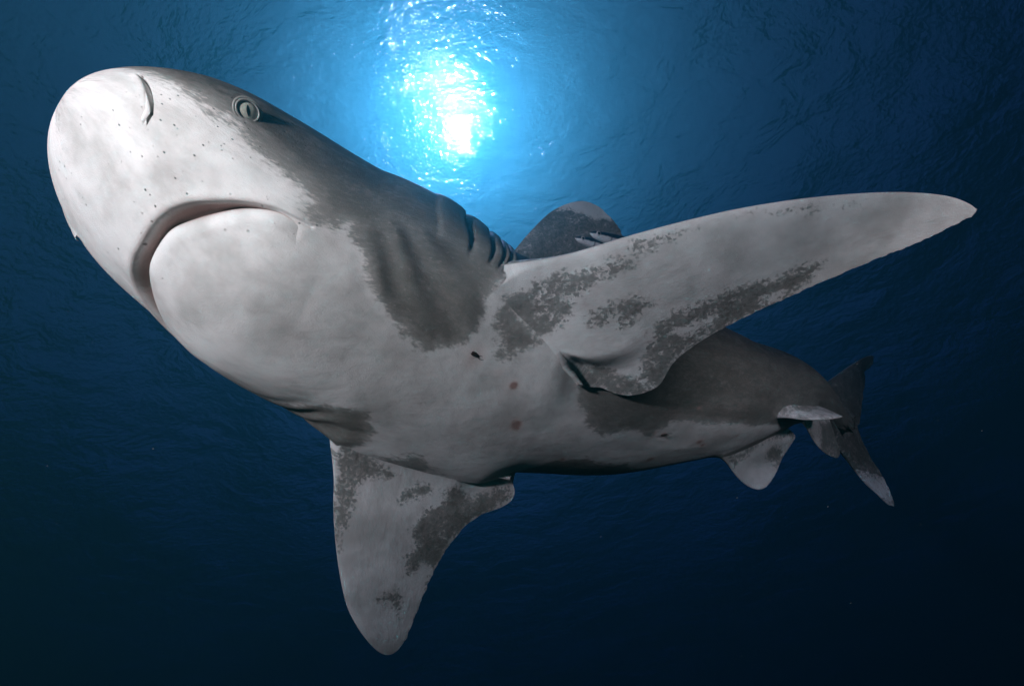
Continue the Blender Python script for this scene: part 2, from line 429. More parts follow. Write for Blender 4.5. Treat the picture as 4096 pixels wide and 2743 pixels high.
def body_offset(a, phi):
    u = phi * RU
    off = np.zeros_like(a)
    mouth = np.zeros_like(a)
    # mouth: lip roll, then the cleft behind it
    m = (a < .46) & (np.abs(phi) < 1.1)
    d = poly_sd(np.stack([u[m], a[m]], -1), LIP_POLY)
    cf = 1 - smooth(.265, .318, a[m])
    dent = -.020 * smooth(-.003, .012, d) * cf * (1 - smooth(.045, .075, d))
    roll = .0010 * np.exp(-((d + .006) / .006)**2) * (1 - smooth(.30, .34, a[m])) - .0022 * np.exp(-((d + .03) / .02)**2) * (1 - smooth(.26, .31, a[m])) * smooth(0.15, .5, np.abs(phi[m]))
    crn = -.003 * np.exp(-(np.minimum(np.abs(d), 1) / .0025)**2) * smooth(.262, .275, a[m]) * (1 - smooth(.316, .322, a[m]))
    off[m] += dent + roll + crn
    off[m] += jaw_bulge(np.stack([u[m], a[m]], -1))
    mouth[m] = smooth(.000, .005, d) * (1 - smooth(.035, .05, d)) * (1 - smooth(.285, .305, a[m])) + .35 * smooth(-.012, 0, d) * (1 - smooth(0, .001, d)) * (1 - smooth(.255, .285, a[m]))
    # brow and socket round the eyes
    for sgn in (1, -1):
        d = np.hypot((phi - sgn * math.radians(95)) * .165, a - .1752)
        off += .004 * np.exp(-(d / .030)**2)
    # nostrils
    for sgn in (1, -1):
        m = (a < .14) & (sgn * phi > .6) & (sgn * phi < 1.5)
        Q = np.stack([sgn * u[m], a[m]], -1)
        d = poly_sd(Q, NOSTRIL, closed=False)
        fwd = smooth(-.002, .004, np.interp(Q[:, 0], [q[0] for q in NOSTRIL[::-1]], [q[1] for q in NOSTRIL[::-1]]) - Q[:, 1])
        off[m] += -.008 * np.exp(-(d / .0020)**2) + .003 * np.exp(-((d - .006) / .006)**2) * fwd
    # gill slits: each pouch overlaps the next one like a shutter
    f = np.degrees(np.abs(phi))
    env = smooth(60, 76, f) * (1 - smooth(122, 142, f))
    m = (env > 0) & (a > .40) & (a < .72)
    k = np.clip((f[m] - 68) / 36, -.3, 1.5)
    s = np.zeros(m.sum())
    gs = [lo + (hi - lo) * k - .006 * smooth(0, .5, k) * (1 - smooth(.5, 1, k)) for lo, hi in GILLS]
    prev = gs[0] - .045
    for g in gs:
        fr = (a[m] - prev) / np.maximum(g - prev, .004)
        inside = (fr > 0) & (fr <= 1)
        s += np.where(inside, .0055 * np.sqrt(np.maximum(1 - np.clip(np.abs(fr - .62) / .46, 0, 1)**2.5, 0)), 0)
        s -= .006 * np.exp(-((a[m] - g) / .0020)**2)
        prev = g
    off[m] += s * env[m]
    # slack furrows of the throat behind the jaw, running towards the gills
    t = smooth(.36, .44, a) * (1 - smooth(.54, .58, a)) * smooth(22, 34, f) * (1 - smooth(60, 72, f))
    off += .0016 * t * np.sin((f + 330 * (a - .45)) * .30 + 1.5 * np.sin(a * 30))
    # slack belly
    off += .0025 * np.sin(a * 21 + np.sin(phi * 3)) * smooth(.6, .8, a) * (1 - smooth(50, 70, f)) * smooth(-5, 12, f)
    return off, mouth


# grey mantle of the upper side: outline on the left flank (a, degrees), mirrored on the right
MANTLE = [(-.05, 200), (-.05, 92), (.046, 80), (.079, 77), (.098, 76), (.144, 73), (.185, 72), (.226, 67), (.259, 65), (.293, 60), (.318, 52), (.339, 51), (.352, 56), (.365, 52), (.39, 43.6), (.417, 31), (.46, 21), (.496, 18.4), (.53, 14.5), (.542, 20.8), (.567, 26.8), (.567, 36.8), (.552, 50), (.556, 66), (.70, 62), (.80, 45), (.811, 36), (.832, 24.4), (.866, 14), (.905, 7.5), (.961, 13), (1.011, 10.5), (1.05, 21), (1.113, 20.4), (1.181, 20.4), (1.318, 15), (1.427, 6), (1.5, -8), (1.95, -20), (1.95, 200)]
AXIL = [(.568, 58), (.60, 52), (.66, 50), (.70, 44), (.68, 40), (.655, 33), (.64, 32), (.61, 40), (.585, 46)]
SCARS = [(.596, 24.8, .024, .35), (.699, 21.2, .008, 1), (.743, 4, .009, 1), (.747, 2.4, .006, .9), (1.045, 11.6, .006, .5), (1.144, 4.8, .007, .9), (1.055, -8, .008, .9), (.871, -11.6, .006, .8), (1.159, 2, .006, .9), (1.02, 13, .005, .5), (.66, 24, .012, .25), (1.10, 30, .005, .5), (1.24, 8, .006, .6), (.70, 20, .022, .2)]


def body_pigment(a, phi):
    f = np.degrees(np.abs(phi))
    Q = np.stack([np.radians(f) * RU, a], -1)
    wid = np.interp(a, [0, .25, .33, .42, 2], [.040, .034, .020, .013, .014])
    sd = poly_sd(Q, [(math.radians(g) * RU, b) for b, g in MANTLE])
    ax = poly_sd(Q, [(math.radians(g) * RU, b) for b, g in AXIL])
    tip = -.30 - (a / .05)**2                                   # faint grey smudges round the snout's rim
    return np.clip(np.maximum(np.maximum(sd / wid, tip), ax / .016 * .7), -1.5, 1.5)


# ------------------------------------------------------------------ fins
def fin_mesh(spec, nt, nu, th0, th1, ventral, bend=(0, 0), root_in=.07, rag=.0012, name='', lobe=0.0):
    """a fin as a closed foil: rows root to tip, round each row. ventral = direction its underside faces"""
    LE = chaikin(spec['LE'], 2)
    TE = chaikin(spec['TE'], 2)

    def rs(P, t):
        s = np.concatenate([[0], np.cumsum(np.linalg.norm(np.diff(P, axis=0), axis=1))])
        s /= s[-1]
        return np.stack([np.interp(t, s, P[:, i]) for i in range(3)], -1)
    t = np.linspace(0, 1, nt)
    t = 1 - (1 - t)**1.25
    L, T = rs(LE, t), rs(TE, t**spec['ex'])
    ndir = np.array(spec['n'])
    if ndir @ ventral < 0:
        ndir = -ndir
    # ragged trailing edge
    rg = np.cumsum(RNG.normal(size=nt)) * .25 + RNG.normal(size=nt)
    rg = np.convolve(rg - np.convolve(rg, np.ones(25) / 25, 'same'), [.12, .22, .32, .22, .12], 'same')
    J = nrm(T - L + 1e-6) * (rag * np.clip(rg, -2, 2) * smooth(.10, .2, t) * (1 - smooth(.97, 1, t)))[:, None]
    # row(s) sunk into the body
    ks = np.linspace(1, 0, 9)[:-1]
    spine = body_param(np.linspace(.3, 1.86, 200))[0]
    mid = .5 * (L[0] + T[0])
    core = spine[np.argmin(np.linalg.norm(spine - mid, axis=1))]
    inw = nrm((core - mid)[None])[0]
    Li = np.array([L[0] + inw * root_in * k + (mid - L[0]) * .25 * k for k in ks])
    Ti = np.array([T[0] + inw * root_in * k + (mid - T[0]) * .25 * k for k in ks])
    L, T = np.vstack([Li, L]), np.vstack([Ti, T])
    J = np.vstack([np.zeros_like(Li), J])
    tt = np.concatenate([-ks * .05, t])
    u = .5 * (1 - np.cos(np.linspace(0, math.pi, nu)))
    prof = (1.4845 * np.sqrt(u) - .63 * u - 1.758 * u**2 + 1.4215 * u**3 - .5075 * u**4) * 2 + .05 * np.sqrt(np.maximum(1 - u, 0)) * 0 + .03 * (1 - u**8)
    prof[0] = prof[-1] = 0
    M = L[:, None] + (T - L)[:, None] * u[None, :, None] + J[:, None] * smooth(.86, 1, u)[None, :, None]
    tc = np.clip(tt, 0, 1)
    thick = (th0 * (1 - tc)**1.1 + th1) * np.sqrt(np.maximum(1 - tc**10, 0))
    chord = np.linalg.norm(T - L, axis=1)
    thick = np.minimum(thick, chord * .16)
    off = thick[:, None] * prof[None]
    camber = (bend[0] * tc**2 + bend[1] * np.maximum(tc - .55, 0)**2)[:, None] - .02 * chord[:, None] * (u * (1 - u))[None] * 4 * .35
    flush = -.5 * off * (1 - smooth(0, .30, tc))[:, None]                # underside runs flush out of the belly
    lobe_lift = lobe * (smooth(.55, .95, u)[None] * (smooth(.0, .04, tc) * (1 - smooth(.16, .42, tc)))[:, None])
    camber = camber + flush + lobe_lift
    low = M + ndir * (camber + off * .5)[..., None]
    top = M + ndir * (camber - off * .5)[..., None]
    n, m = low.shape[:2]
    V = np.concatenate([low, top[:, ::-1][:, 1:-1]], 1)     # closed loop LE->TE underside, TE->LE top
    mm = V.shape[1]
    F = grid_faces(n, mm, wrap=True)
    side = np.concatenate([np.ones(m), -np.ones(mm - m)])
    P0 = np.array(spec['LE'][0])
    e1, e2 = np.array(spec['e1']), np.array(spec['e2'])
    Vf = V.reshape(-1, 3)
    Q = np.stack([(Vf - P0) @ e1, (Vf - P0) @ e2], -1)
    sides = np.tile(side, n)
    # orientation
    c0 = V[n // 2].mean(0)
    fv = F[(n // 2) * mm + 3]
    nn = np.cross(Vf[fv[1]] - Vf[fv[0]], Vf[fv[2]] - Vf[fv[0]])
    if nn @ (Vf[fv[0]] - c0) < 0:
        F = F[:, ::-1]
    return dict(V=Vf, F=F, Q=Q, side=sides, t=np.repeat(tt, mm), u=np.tile(np.concatenate([u, u[::-1][1:-1]]), n), n=ndir, name=name)


def fin_pigment(fm, spec, base_low, base_top, scale=.016):
    p = np.full(len(fm['V']), -2.0)
    neg = np.full(len(fm['V']), -2.0)
    for k, poly in spec['polys']:
        sd = poly_sd(fm['Q'], np.array(poly) / 1000.0)
        if k > 0:
            p = np.maximum(p, np.clip(sd / scale, -1.5, 1) * 1.0 - (1 - k) * 1.0)
        else:
            neg = np.maximum(neg, np.where(sd > -scale * .6, np.clip(sd / scale, -1.5, 1) * abs(k), -2))
    low = np.maximum(p, base_low)
    low = np.where(neg > -.6, np.minimum(low, -neg * 1.2), low)
    top = np.full_like(p, base_top)
    top = np.where(fm['t'] > .72, -1.2, top)
    return np.clip(np.where(fm['side'] > 0, low, top), -1.5, 1.5)


def vnormals(V, F):
    n = np.zeros_like(V)
    fn = np.cross(V[F[:, 2]] - V[F[:, 0]], V[F[:, 3]] - V[F[:, 1]])
    for i in range(4):
        np.add.at(n, F[:, i], fn)
    return nrm(n)


def near(bvh, P, k):
    """signed distance (negative inside) of points to a closed mesh, up to 2k"""
    d = np.full(len(P), 9.0)
    for i, p in enumerate(P):
        loc, no, idx, dist = bvh.find_nearest(p, 2 * k)
        if loc is not None:
            d[i] = dist if (Vector(p) - loc).dot(no) >= 0 else -dist
    return d


def fillet(d, k):
    h = np.maximum(k - np.abs(d), 0)
    return np.where(d >= 0, h * h / (4 * k), np.maximum(k / 4 - 2.0 * np.abs(d), -.04))


def jaw_bulge(ua):
    sd = np.maximum(poly_sd(ua, JAW_POLY), 0)
    return .010 * smooth(0, .08, sd) * (1 - smooth(.22, .44, ua[:, 1]))


def build_skin():
    N = Nodes("shark_skin")
    P = N.p
    pig = N.n("ShaderNodeAttribute", attribute_name="pig").outputs["Fac"]
    mouth = N.n("ShaderNodeAttribute", attribute_name="mouth").outputs["Fac"]
    scar = N.n("ShaderNodeAttribute", attribute_name="scar").outputs["Fac"]
    spot = N.n("ShaderNodeAttribute", attribute_name="spot").outputs["Fac"]
    bc = N.n("ShaderNodeAttribute", attribute_name="bc").outputs["Vector"]
    # pigment edge: streaks and cloud on the trunk, separate flecks on the fins
    st = N.n("ShaderNodeMapping", {"Vector": bc, "Rotation": (0, 0, -.5), "Scale": (.55, 1, 1)}).outputs[0]
    big = N.math('SUBTRACT', N.noise(st, 30, 5, .62), .5)
    fine = N.math('SUBTRACT', N.noise(st, 150, 5, .7), .5)
    wob = N.n("ShaderNodeTexNoise", {"Vector": bc, "Scale": 90.0, "Detail": 2.0}).outputs["Color"]
    wv = N.n("ShaderNodeVectorMath", {0: wob, 1: (.012, .012, 0)}, operation='MULTIPLY').outputs[0]
    bw = N.n("ShaderNodeVectorMath", {0: bc, 1: wv}, operation='ADD').outputs[0]
    vor = N.n("ShaderNodeTexVoronoi", {"Vector": bw, "Scale": 210.0, "Randomness": 1.0})
    vd = vor.outputs["Distance"]
    vc = N.n("ShaderNodeSeparateColor", {0: vor.outputs["Color"]}).outputs[0]
    fleck = N.math('SUBTRACT', N.math('SUBTRACT', vc, .5), N.math('MULTIPLY', vd, .55))
    body_v = N.math('ADD', pig, N.math('ADD', N.math('MULTIPLY', big, 2.8), N.math('MULTIPLY', fine, 3.0)))
    fin_v = N.math('ADD', N.math('ADD', pig, N.math('MULTIPLY', fleck, 1.0)), N.math('ADD', N.math('MULTIPLY', big, 2.4), N.math('MULTIPLY', fine, 2.4)))
    vv = N.math('ADD', N.math('MULTIPLY', body_v, N.math('SUBTRACT', 1.0, spot)), N.math('MULTIPLY', fin_v, spot))
    dark = N.math('ADD', N.math('MULTIPLY', N.ramp(vv, -.45, .40), .78), N.math('MULTIPLY', N.ramp(vv, .2, 1.9), .22))
    # whites and greys with their own slow variation
    slow = N.noise(bc, 9, 4, .6)
    grain = N.noise(bc, 420, 2, .6)
    white = N.mix(N.ramp(slow, .28, .66), (.47, .46, .445, 1), (.80, .79, .775, 1))
    white = N.mix(N.math('MULTIPLY', N.ramp(N.noise(st, 45, 5, .68), .50, .78), .30), white, (.40, .39, .37, 1))
    grey = N.mix(N.noise(bc, 26, 5, .65), (.085, .079, .070, 1), (.235, .223, .20, 1))
    grey = N.mix(N.ramp(N.noise(bc, 190, 3, .6), .58, .72), grey, (.27, .26, .24, 1))
    dors = N.n("ShaderNodeAttribute", attribute_name="dors").outputs["Fac"]
    grey = N.mix(N.math('MULTIPLY', dors, .85), grey, (.024, .022, .020, 1))  # back's own countershading, plus shade painted in where sunlight would brighten it
    col = N.mix(dark, white, grey)
    col = N.mix(N.math('MULTIPLY', N.ramp(grain, .35, .7), .10), col, (.30, .28, .26, 1))
    # pores of the snout
    por = N.n("ShaderNodeAttribute", attribute_name="pore").outputs["Fac"]
    pv = N.n("ShaderNodeTexVoronoi", {"Vector": bc, "Scale": 95.0, "Randomness": .9})
    pr = N.n("ShaderNodeSeparateColor", {0: pv.outputs["Color"]}).outputs[1]
    hole = N.math('MULTIPLY', N.math('MULTIPLY', N.math('SUBTRACT', 1.0, N.ramp(pv.outputs["Distance"], .10, .18)), N.math('GREATER_THAN', pr, .25)), por)
    col = N.mix(N.math('MULTIPLY', hole, .9), col, (.06, .055, .05, 1))
    # scars
    sn = N.noise(bc, 240, 3, .6)
    sf = N.ramp(N.math('ADD', scar, N.math('MULTIPLY', N.math('SUBTRACT', sn, .5), .6)), .25, .75)
    col = N.mix(N.math('MULTIPLY', sf, .85), col, (.13, .055, .04, 1))
    col = N.mix(N.ramp(scar, .0, .5), col, N.mix(.5, col, (.55, .36, .32, 1)))
    # inside of the mouth
    mn = N.noise(bc, 60, 3, .6)
    col = N.mix(mouth, col, N.mix(mn, (.30, .20, .18, 1), (.42, .30, .27, 1)))
    N.set(P.inputs["Base Color"], col)
    N.set(P.inputs["Roughness"], N.math('ADD', .42, N.math('MULTIPLY', slow, .2)))
    P.inputs["Specular IOR Level"].default_value = .28
    bh = N.math('ADD', N.math('MULTIPLY', N.noise(bc, 520, 2, .6), .35), N.math('MULTIPLY', N.noise(st, 60, 4, .6), 1.0))
    bh = N.math('SUBTRACT', bh, N.math('MULTIPLY', hole, 1.2))
    bp = N.n("ShaderNodeBump", {"Height": bh, "Strength": .45, "Distance": .0035}).outputs[0]
    N.set(P.inputs["Normal"], bp)
    return N.m


def simple(name, col, rough=.4, var=.25, scale=60, metal=0.0, spec=.5):
    N = Nodes(name)
    tc = N.n("ShaderNodeTexCoord").outputs["Object"]
    n = N.noise(tc, scale, 4, .6)
    lo = tuple(c * (1 - var) for c in col) + (1,)
    hi = tuple(min(1, c * (1 + var)) for c in col) + (1,)
    N.set(N.p.inputs["Base Color"], N.mix(n, lo, hi))
    N.p.inputs["Roughness"].default_value = rough
    N.p.inputs["Metallic"].default_value = metal
    N.p.inputs["Specular IOR Level"].default_value = spec
    return N.m


def build_shark():
    skin = build_skin()
    # --- trunk and head
    a = np.concatenate([.03 * (np.arange(44) / 44)**2 + 2e-5, np.linspace(.03, .36, 184)[:-1], np.linspace(.36, .66, 121)[:-1], np.linspace(.66, 1.86, 201)])
    nphi = 660
    x = np.linspace(-1, 1, nphi, endpoint=False)
    phi = math.pi * (.78 * x + .22 * x**3)
    na = len(a)
    A2, P2 = np.repeat(a, nphi), np.tile(phi, na)
    V = body_points(A2, P2)
    Nn = body_normals(A2, P2)
    off, mouth = body_offset(A2, P2)
    # fin list
    _, _, L8, D8, *_ = body_param(np.array([.7]))
    L8, D8 = L8[0], D8[0]
    vent = -D8
    fins = {}
    fins['pecL'] = fin_mesh(FINS['pecL'], 300, 90, .042, .006, vent, bend=(0, 0), root_in=.09, name='pecL', lobe=.006)
    fins['pecR'] = fin_mesh(FINS['pecR'], 260, 80, .042, .006, vent, bend=(0.0, -.05), root_in=.09, name='pecR', lobe=.004)
    fins['dorsal'] = fin_mesh(FINS['dorsal'], 170, 70, .034, .006, L8, root_in=.05)
    fins['pelvL'] = fin_mesh(FINS['pelvL'], 70, 44, .014, .004, vent, root_in=.04, rag=.0012)
    fins['pelvR'] = fin_mesh(FINS['pelvR'], 90, 50, .014, .004, vent, root_in=.05, rag=.0012)
    fins['anal'] = fin_mesh(FINS['anal'], 70, 40, .010, .004, L8, root_in=.03, rag=.0012)
    fins['dorsal2'] = fin_mesh(FINS['dorsal2'], 50, 36, .010, .004, L8, root_in=.03)
    fins['tailU'] = fin_mesh(FINS['tailU'], 120, 50, .040, .005, L8, root_in=.05, rag=.003)
    fins['tailD'] = fin_mesh(FINS['tailD'], 110, 46, .040, .005, L8, root_in=.05, rag=.002)
    blend = dict(pecL=.12, pecR=.10, dorsal=.05, pelvL=.03, pelvR=.03, anal=.025, dorsal2=.02, tailU=.04, tailD=.04)
    Fb = grid_faces(na, nphi, wrap=True)
    Fb = Fb if NSIGN_FACE(V, Fb) else Fb[:, ::-1]
    sub = body_points(np.repeat(a[::3], nphi // 3), np.tile(phi[::3], len(a[::3])))
    Fs = grid_faces(len(a[::3]), nphi // 3, wrap=True)
    Fs = Fs if NSIGN_FACE(sub, Fs) else Fs[:, ::-1]
    bvh_b = BVHTree.FromPolygons(sub.tolist(), Fs.tolist())
    rise = np.zeros(len(V))
    for k, fm in fins.items():
        kk = blend[k]
        bvh_f = BVHTree.FromPolygons(fm['V'].tolist(), fm['F'].tolist())
        lo, hi = fm['V'].min(0) - kk, fm['V'].max(0) + kk
        m = np.where(np.all((V > lo) & (V < hi), axis=1))[0]
        d = near(bvh_f, V[m].tolist(), kk)
        r = fillet(np.abs(d), kk)
        if k in ('pecL', 'pecR'):
            r = r * (1 - smooth(.75, .83, A2[m]))
        rise[m] = np.where(np.abs(r) > np.abs(rise[m]), r, rise[m])
        nf = vnormals(fm['V'], fm['F'])
        r = fillet(near(bvh_b, fm['V'].tolist(), kk), kk)
        # the inner free lobes hang clear of the flank: only the attached part flares out
        if k in ('pecL', 'pecR', 'pelvL', 'pelvR'):
            r = r * (1 - smooth(.6, .8, fm['u']) * smooth(.0, .04, fm['t']))
        fm['V'] = fm['V'] + nf * r[:, None]
    V = V + Nn * (off + rise)[:, None]
    parts_V, parts_F = [V], [Fb]
    att = dict(pig=[body_pigment(A2, P2)], mouth=[mouth], spot=[np.zeros(len(V))], bc=[np.stack([A2, P2 * RU, np.zeros(len(V))], -1)])
    sc = np.zeros(len(V))
    for (sa, sf, r, k) in SCARS:
        dd = np.hypot(A2 - sa, (P2 - math.radians(sf)) * RU)
        sc = np.maximum(sc, k * np.exp(-(dd / r)**2))
    att['scar'] = [sc]
    att['dors'] = [smooth(58, 104, np.degrees(np.abs(P2))) ]  # dark back pigment, spread lower to paint a more shaded upper side
    fdeg = np.degrees(np.abs(P2))
    po = (1 - smooth(.17, .30, A2)) * smooth(.02, .05, A2) * smooth(4, 12, fdeg) * (1 - smooth(95, 110, fdeg))
    po = np.maximum(po, np.exp(-((poly_sd(np.stack([P2 * RU, A2], -1)[A2 < .4], LIP, False)) / .012)**2).tolist() + [0] * int((A2 >= .4).sum()))
    att['pore'] = [po * (1 - np.clip(mouth, 0, 1))]
    base = len(V)
    # --- lower jaw: a lobe whose rim follows the mouth line, sinking into the throat behind
    jt = 260
    s = np.concatenate([[0], np.cumsum(np.linalg.norm(np.diff(JAW, axis=0), axis=1))])
    sj = np.linspace(0, s[-1], jt)
    rim = np.stack([np.interp(sj, s, JAW[:, i]) for i in range(2)], -1)
    rr = np.concatenate([np.linspace(0, 1, 34)[:-1]**2 * .16, np.linspace(.16, 1, 60)])
    rear = np.stack([rim[:, 0] * .86, .36 + .07 * (1 - (rim[:, 0] / rim[-1, 0])**2)], -1)
    G = rim[None] + (rear - rim)[None] * rr[:, None, None]
    G = np.concatenate([G[:1], G], 0)                    # first row again: pushed deep inside
    rq = np.concatenate([[0], rr])
    ua = G.reshape(-1, 2)
    sd = np.maximum(poly_sd(ua, JAW_POLY), 0)
    cf = 1 - smooth(.262, .318, ua[:, 1])
    ris = np.sqrt(np.maximum(1 - (1 - np.clip(sd / .020, 0, 1))**2, 0))
    R2 = np.repeat(rq, jt)
    jo = -(.017 * cf) * (1 - ris) + jaw_bulge(ua) + .0012 * cf * ris - .004 * (1 - cf) * (1 - smooth(0, .04, sd)) - .002 * smooth(.75, .98, R2)
    jo[:jt] -= .02 * cf[:jt]
    jp = ua[:, 0] / RU
    Vj = body_points(ua[:, 1], jp) + body_normals(ua[:, 1], jp) * jo[:, None]
    Fj = grid_faces(len(rq), jt)
    q = Fj[len(Fj) // 2]
    nj = np.cross(Vj[q[1]] - Vj[q[0]], Vj[q[2]] - Vj[q[0]])
    if nj @ body_normals(ua[q[:1], 1], jp[q[:1]])[0] < 0:
        Fj = Fj[:, ::-1]
    parts_V.append(Vj)
    parts_F.append(Fj + base)
    base += len(Vj)
    att['pig'].append(body_pigment(ua[:, 1], jp))
    att['mouth'].append(smooth(.004, .014, -jo) * .6 * smooth(.2, .6, cf))
    att['spot'].append(np.zeros(len(Vj)))
    att['bc'].append(np.stack([ua[:, 1], ua[:, 0], np.zeros(len(Vj))], -1))
    att['scar'].append(np.zeros(len(Vj)))
    att['dors'].append(np.zeros(len(Vj)))
    att['pore'].append(.5 * (1 - smooth(.03, .05, sd)) * smooth(.015, .025, sd))
    # --- nasal flaps
    for sgn in (1, -1):
        k = np.linspace(0, 1, 20)
        hinge = np.stack([np.radians(np.interp(k, [0, .5, 1], [58, 51, 44])) * RU, np.interp(k, [0, .5, 1], [.084, .0945, .1025])], -1)
        free = hinge + np.stack([np.interp(k, [0, .7, 1], [0, -.003, -.016]), np.interp(k, [0, .35, .7, 1], [.001, .006, .011, .009])], -1)
        rows = []
        for w in np.linspace(0, 1, 8):
            q = hinge * (1 - w) + free * w
            lift = .0008 + .0045 * math.sin(w * math.pi * .8) * k**.5
            rows.append(body_points(q[:, 1], sgn * q[:, 0] / RU) + body_normals(q[:, 1], sgn * q[:, 0] / RU) * lift[:, None])
        Vn = np.array(rows).reshape(-1, 3)
        Fn = grid_faces(8, 20)
        parts_V.append(Vn)
        parts_F.append(Fn + base)
        base += len(Vn)
        for kx, val in (('pig', -1.2), ('mouth', 0), ('spot', 0), ('scar', 0), ('dors', 0), ('pore', 0)):
            att[kx].append(np.full(len(Vn), val))
        att['bc'].append(Vn)
    # --- fins join the same skin
    lows = dict(pecL=(-.98, 1.2), pecR=(-1.0, 1.2), dorsal=(1.2, 1.2), pelvL=(-.25, .0), pelvR=(-1.0, .8), anal=(-.3, .3), dorsal2=(1.2, 1.2), tailU=(1.1, 1.1), tailD=(.9, .9))
    for i, (k, fm) in enumerate(fins.items()):
        p = fin_pigment(fm, FINS[k], *lows[k])
        if k in ('dorsal', 'tailU', 'tailD', 'anal'):
            lowp = fin_pigment(dict(fm, side=np.ones(len(p))), FINS[k], *lows[k])
            p = lowp
        parts_V.append(fm['V'])
        parts_F.append(fm['F'] + base)
        # close the tip
        base += len(fm['V'])
        att['pig'].append(p)
        att['mouth'].append(np.zeros(len(p)))
        att['spot'].append(np.ones(len(p)) * (.25 if k == 'pelvL' else 1) * smooth(0, .06, fm['t']))
        att['bc'].append(np.stack([fm['Q'][:, 0], fm['Q'][:, 1], np.full(len(p), i * .7 + .3) + .05 * fm['side']], -1))
        att['scar'].append(np.zeros(len(p)))
        att['dors'].append(np.full(len(p), .75 if k in ('dorsal', 'dorsal2', 'tailU', 'tailD') else .15))
        att['pore'].append(np.zeros(len(p)))
    V = np.concatenate(parts_V)
    F = np.concatenate(parts_F)
    root = bpy.data.objects.new("shark", None)
    root.location = world([-.1233, -.0196, -.8959])
    root.empty_display_size = .2
    COL.objects.link(root)
    bpy.context.view_layer.update()
    root["label"] = "large grey shark with white belly and long mottled white-tipped fins"
    root["category"] = "shark"
    attrs = {k: ('FLOAT_VECTOR' if k == 'bc' else 'FLOAT', np.concatenate(v)) for k, v in att.items()}
    link_mesh("body", world(V), F, skin, root, attrs=attrs)
    build_eyes(root)
    return root


def NSIGN_FACE(V, F):
    f = F[len(F) // 2]
    n = np.cross(V[f[1]] - V[f[0]], V[f[2]] - V[f[0]])
    k = len(V) // 2
    c = V[max(0, k - 400):k + 400].mean(0)
    return n @ (V[f[0]] - body_param(np.array([.5]))[0][0]) > 0


def lathe(prof, seg=40):
    """profile (r, z) spun round z"""
    prof = np.asarray(prof, float)
    th = np.linspace(0, 2 * math.pi, seg, endpoint=False)
    V = np.stack([prof[:, None, 0] * np.cos(th), prof[:, None, 0] * np.sin(th), np.repeat(prof[:, 1:2], seg, 1)], -1).reshape(-1, 3)
    return V, grid_faces(len(prof), seg, wrap=True)


def eye_iris_material():
    N = Nodes("shark_iris")
    tc = N.n("ShaderNodeTexCoord").outputs["Object"]
    n = N.noise(tc, 260, 5, .65)
    c = N.mix(n, (.16, .17, .14, 1), (.55, .56, .48, 1))
    N.set(N.p.inputs["Base Color"], c)
    N.p.inputs["Roughness"].default_value = .12
    N.p.inputs["Coat Weight"].default_value = .6
    return N.m


def build_eyes(root):
    iris = eye_iris_material()
    black = simple("shark_pupil", (.006, .006, .007), .12, .2)
    lid = simple("shark_eyelid", (.20, .20, .185), .4, .35, 300)
    for sgn in (1, -1):
        a, f = np.array([.1752]), np.array([math.radians(87) * sgn])
        p = body_points(a, f)[0]
        _, ax, lx, dx, *_ = body_param(a)
        n = nrm(lx * sgn + -.95 * dx + .25 * ax)[0]
        p = p + n * .0085
        t = ax[0] - n * (ax[0] @ n)
        t = t / np.linalg.norm(t)
        b = np.cross(n, t) * sgn
        M = np.stack([t, b, n])
        r = .0120
        # ball cap
        k = np.linspace(0.02, 1.25, 22)
        Vc, Fc = lathe([(r * .98 * math.sin(x), r * .50 * (math.cos(x) - .55)) for x in k][::-1])
        e = link_mesh("eye", world(p + (Vc * [1.05, .95, 1]) @ M), Fc, iris, root)
        # slit pupil on the ball
        g = np.linspace(-1, 1, 25)
        rows = []
        for q in g:
            wdt = .0017 * (1 - q * q)
            y = q * .0068
            rows.append([(x, y) for x in np.linspace(-wdt, wdt, 7)])
        R = np.array(rows).reshape(-1, 2)
        th = .75
        R = R @ np.array([[math.cos(th), math.sin(th)], [-math.sin(th), math.cos(th)]])
        rad = np.hypot(R[:, 0] / 1.05, R[:, 1] / .95) / (r * .98)
        z = r * .50 * (np.sqrt(np.maximum(1 - rad**2, 0)) - .55) + .0004
        link_mesh("pupil", world(p + np.column_stack([R, z]) @ M), grid_faces(25, 7), black, e)
        # two rims of the eyelid
        for (R0, tube, zz) in ((.0121, .0014, .0012), (.0146, .0017, -.0004)):
            th = np.linspace(0, 2 * math.pi, 17)
            Vr, Fr = lathe([(R0 + tube * math.cos(x), zz + tube * math.sin(x)) for x in th], 56)
            link_mesh("eyelid", world(p + (Vr * [1.06, .95, 1]) @ M), Fr, lid, root)


SHARK = build_shark()


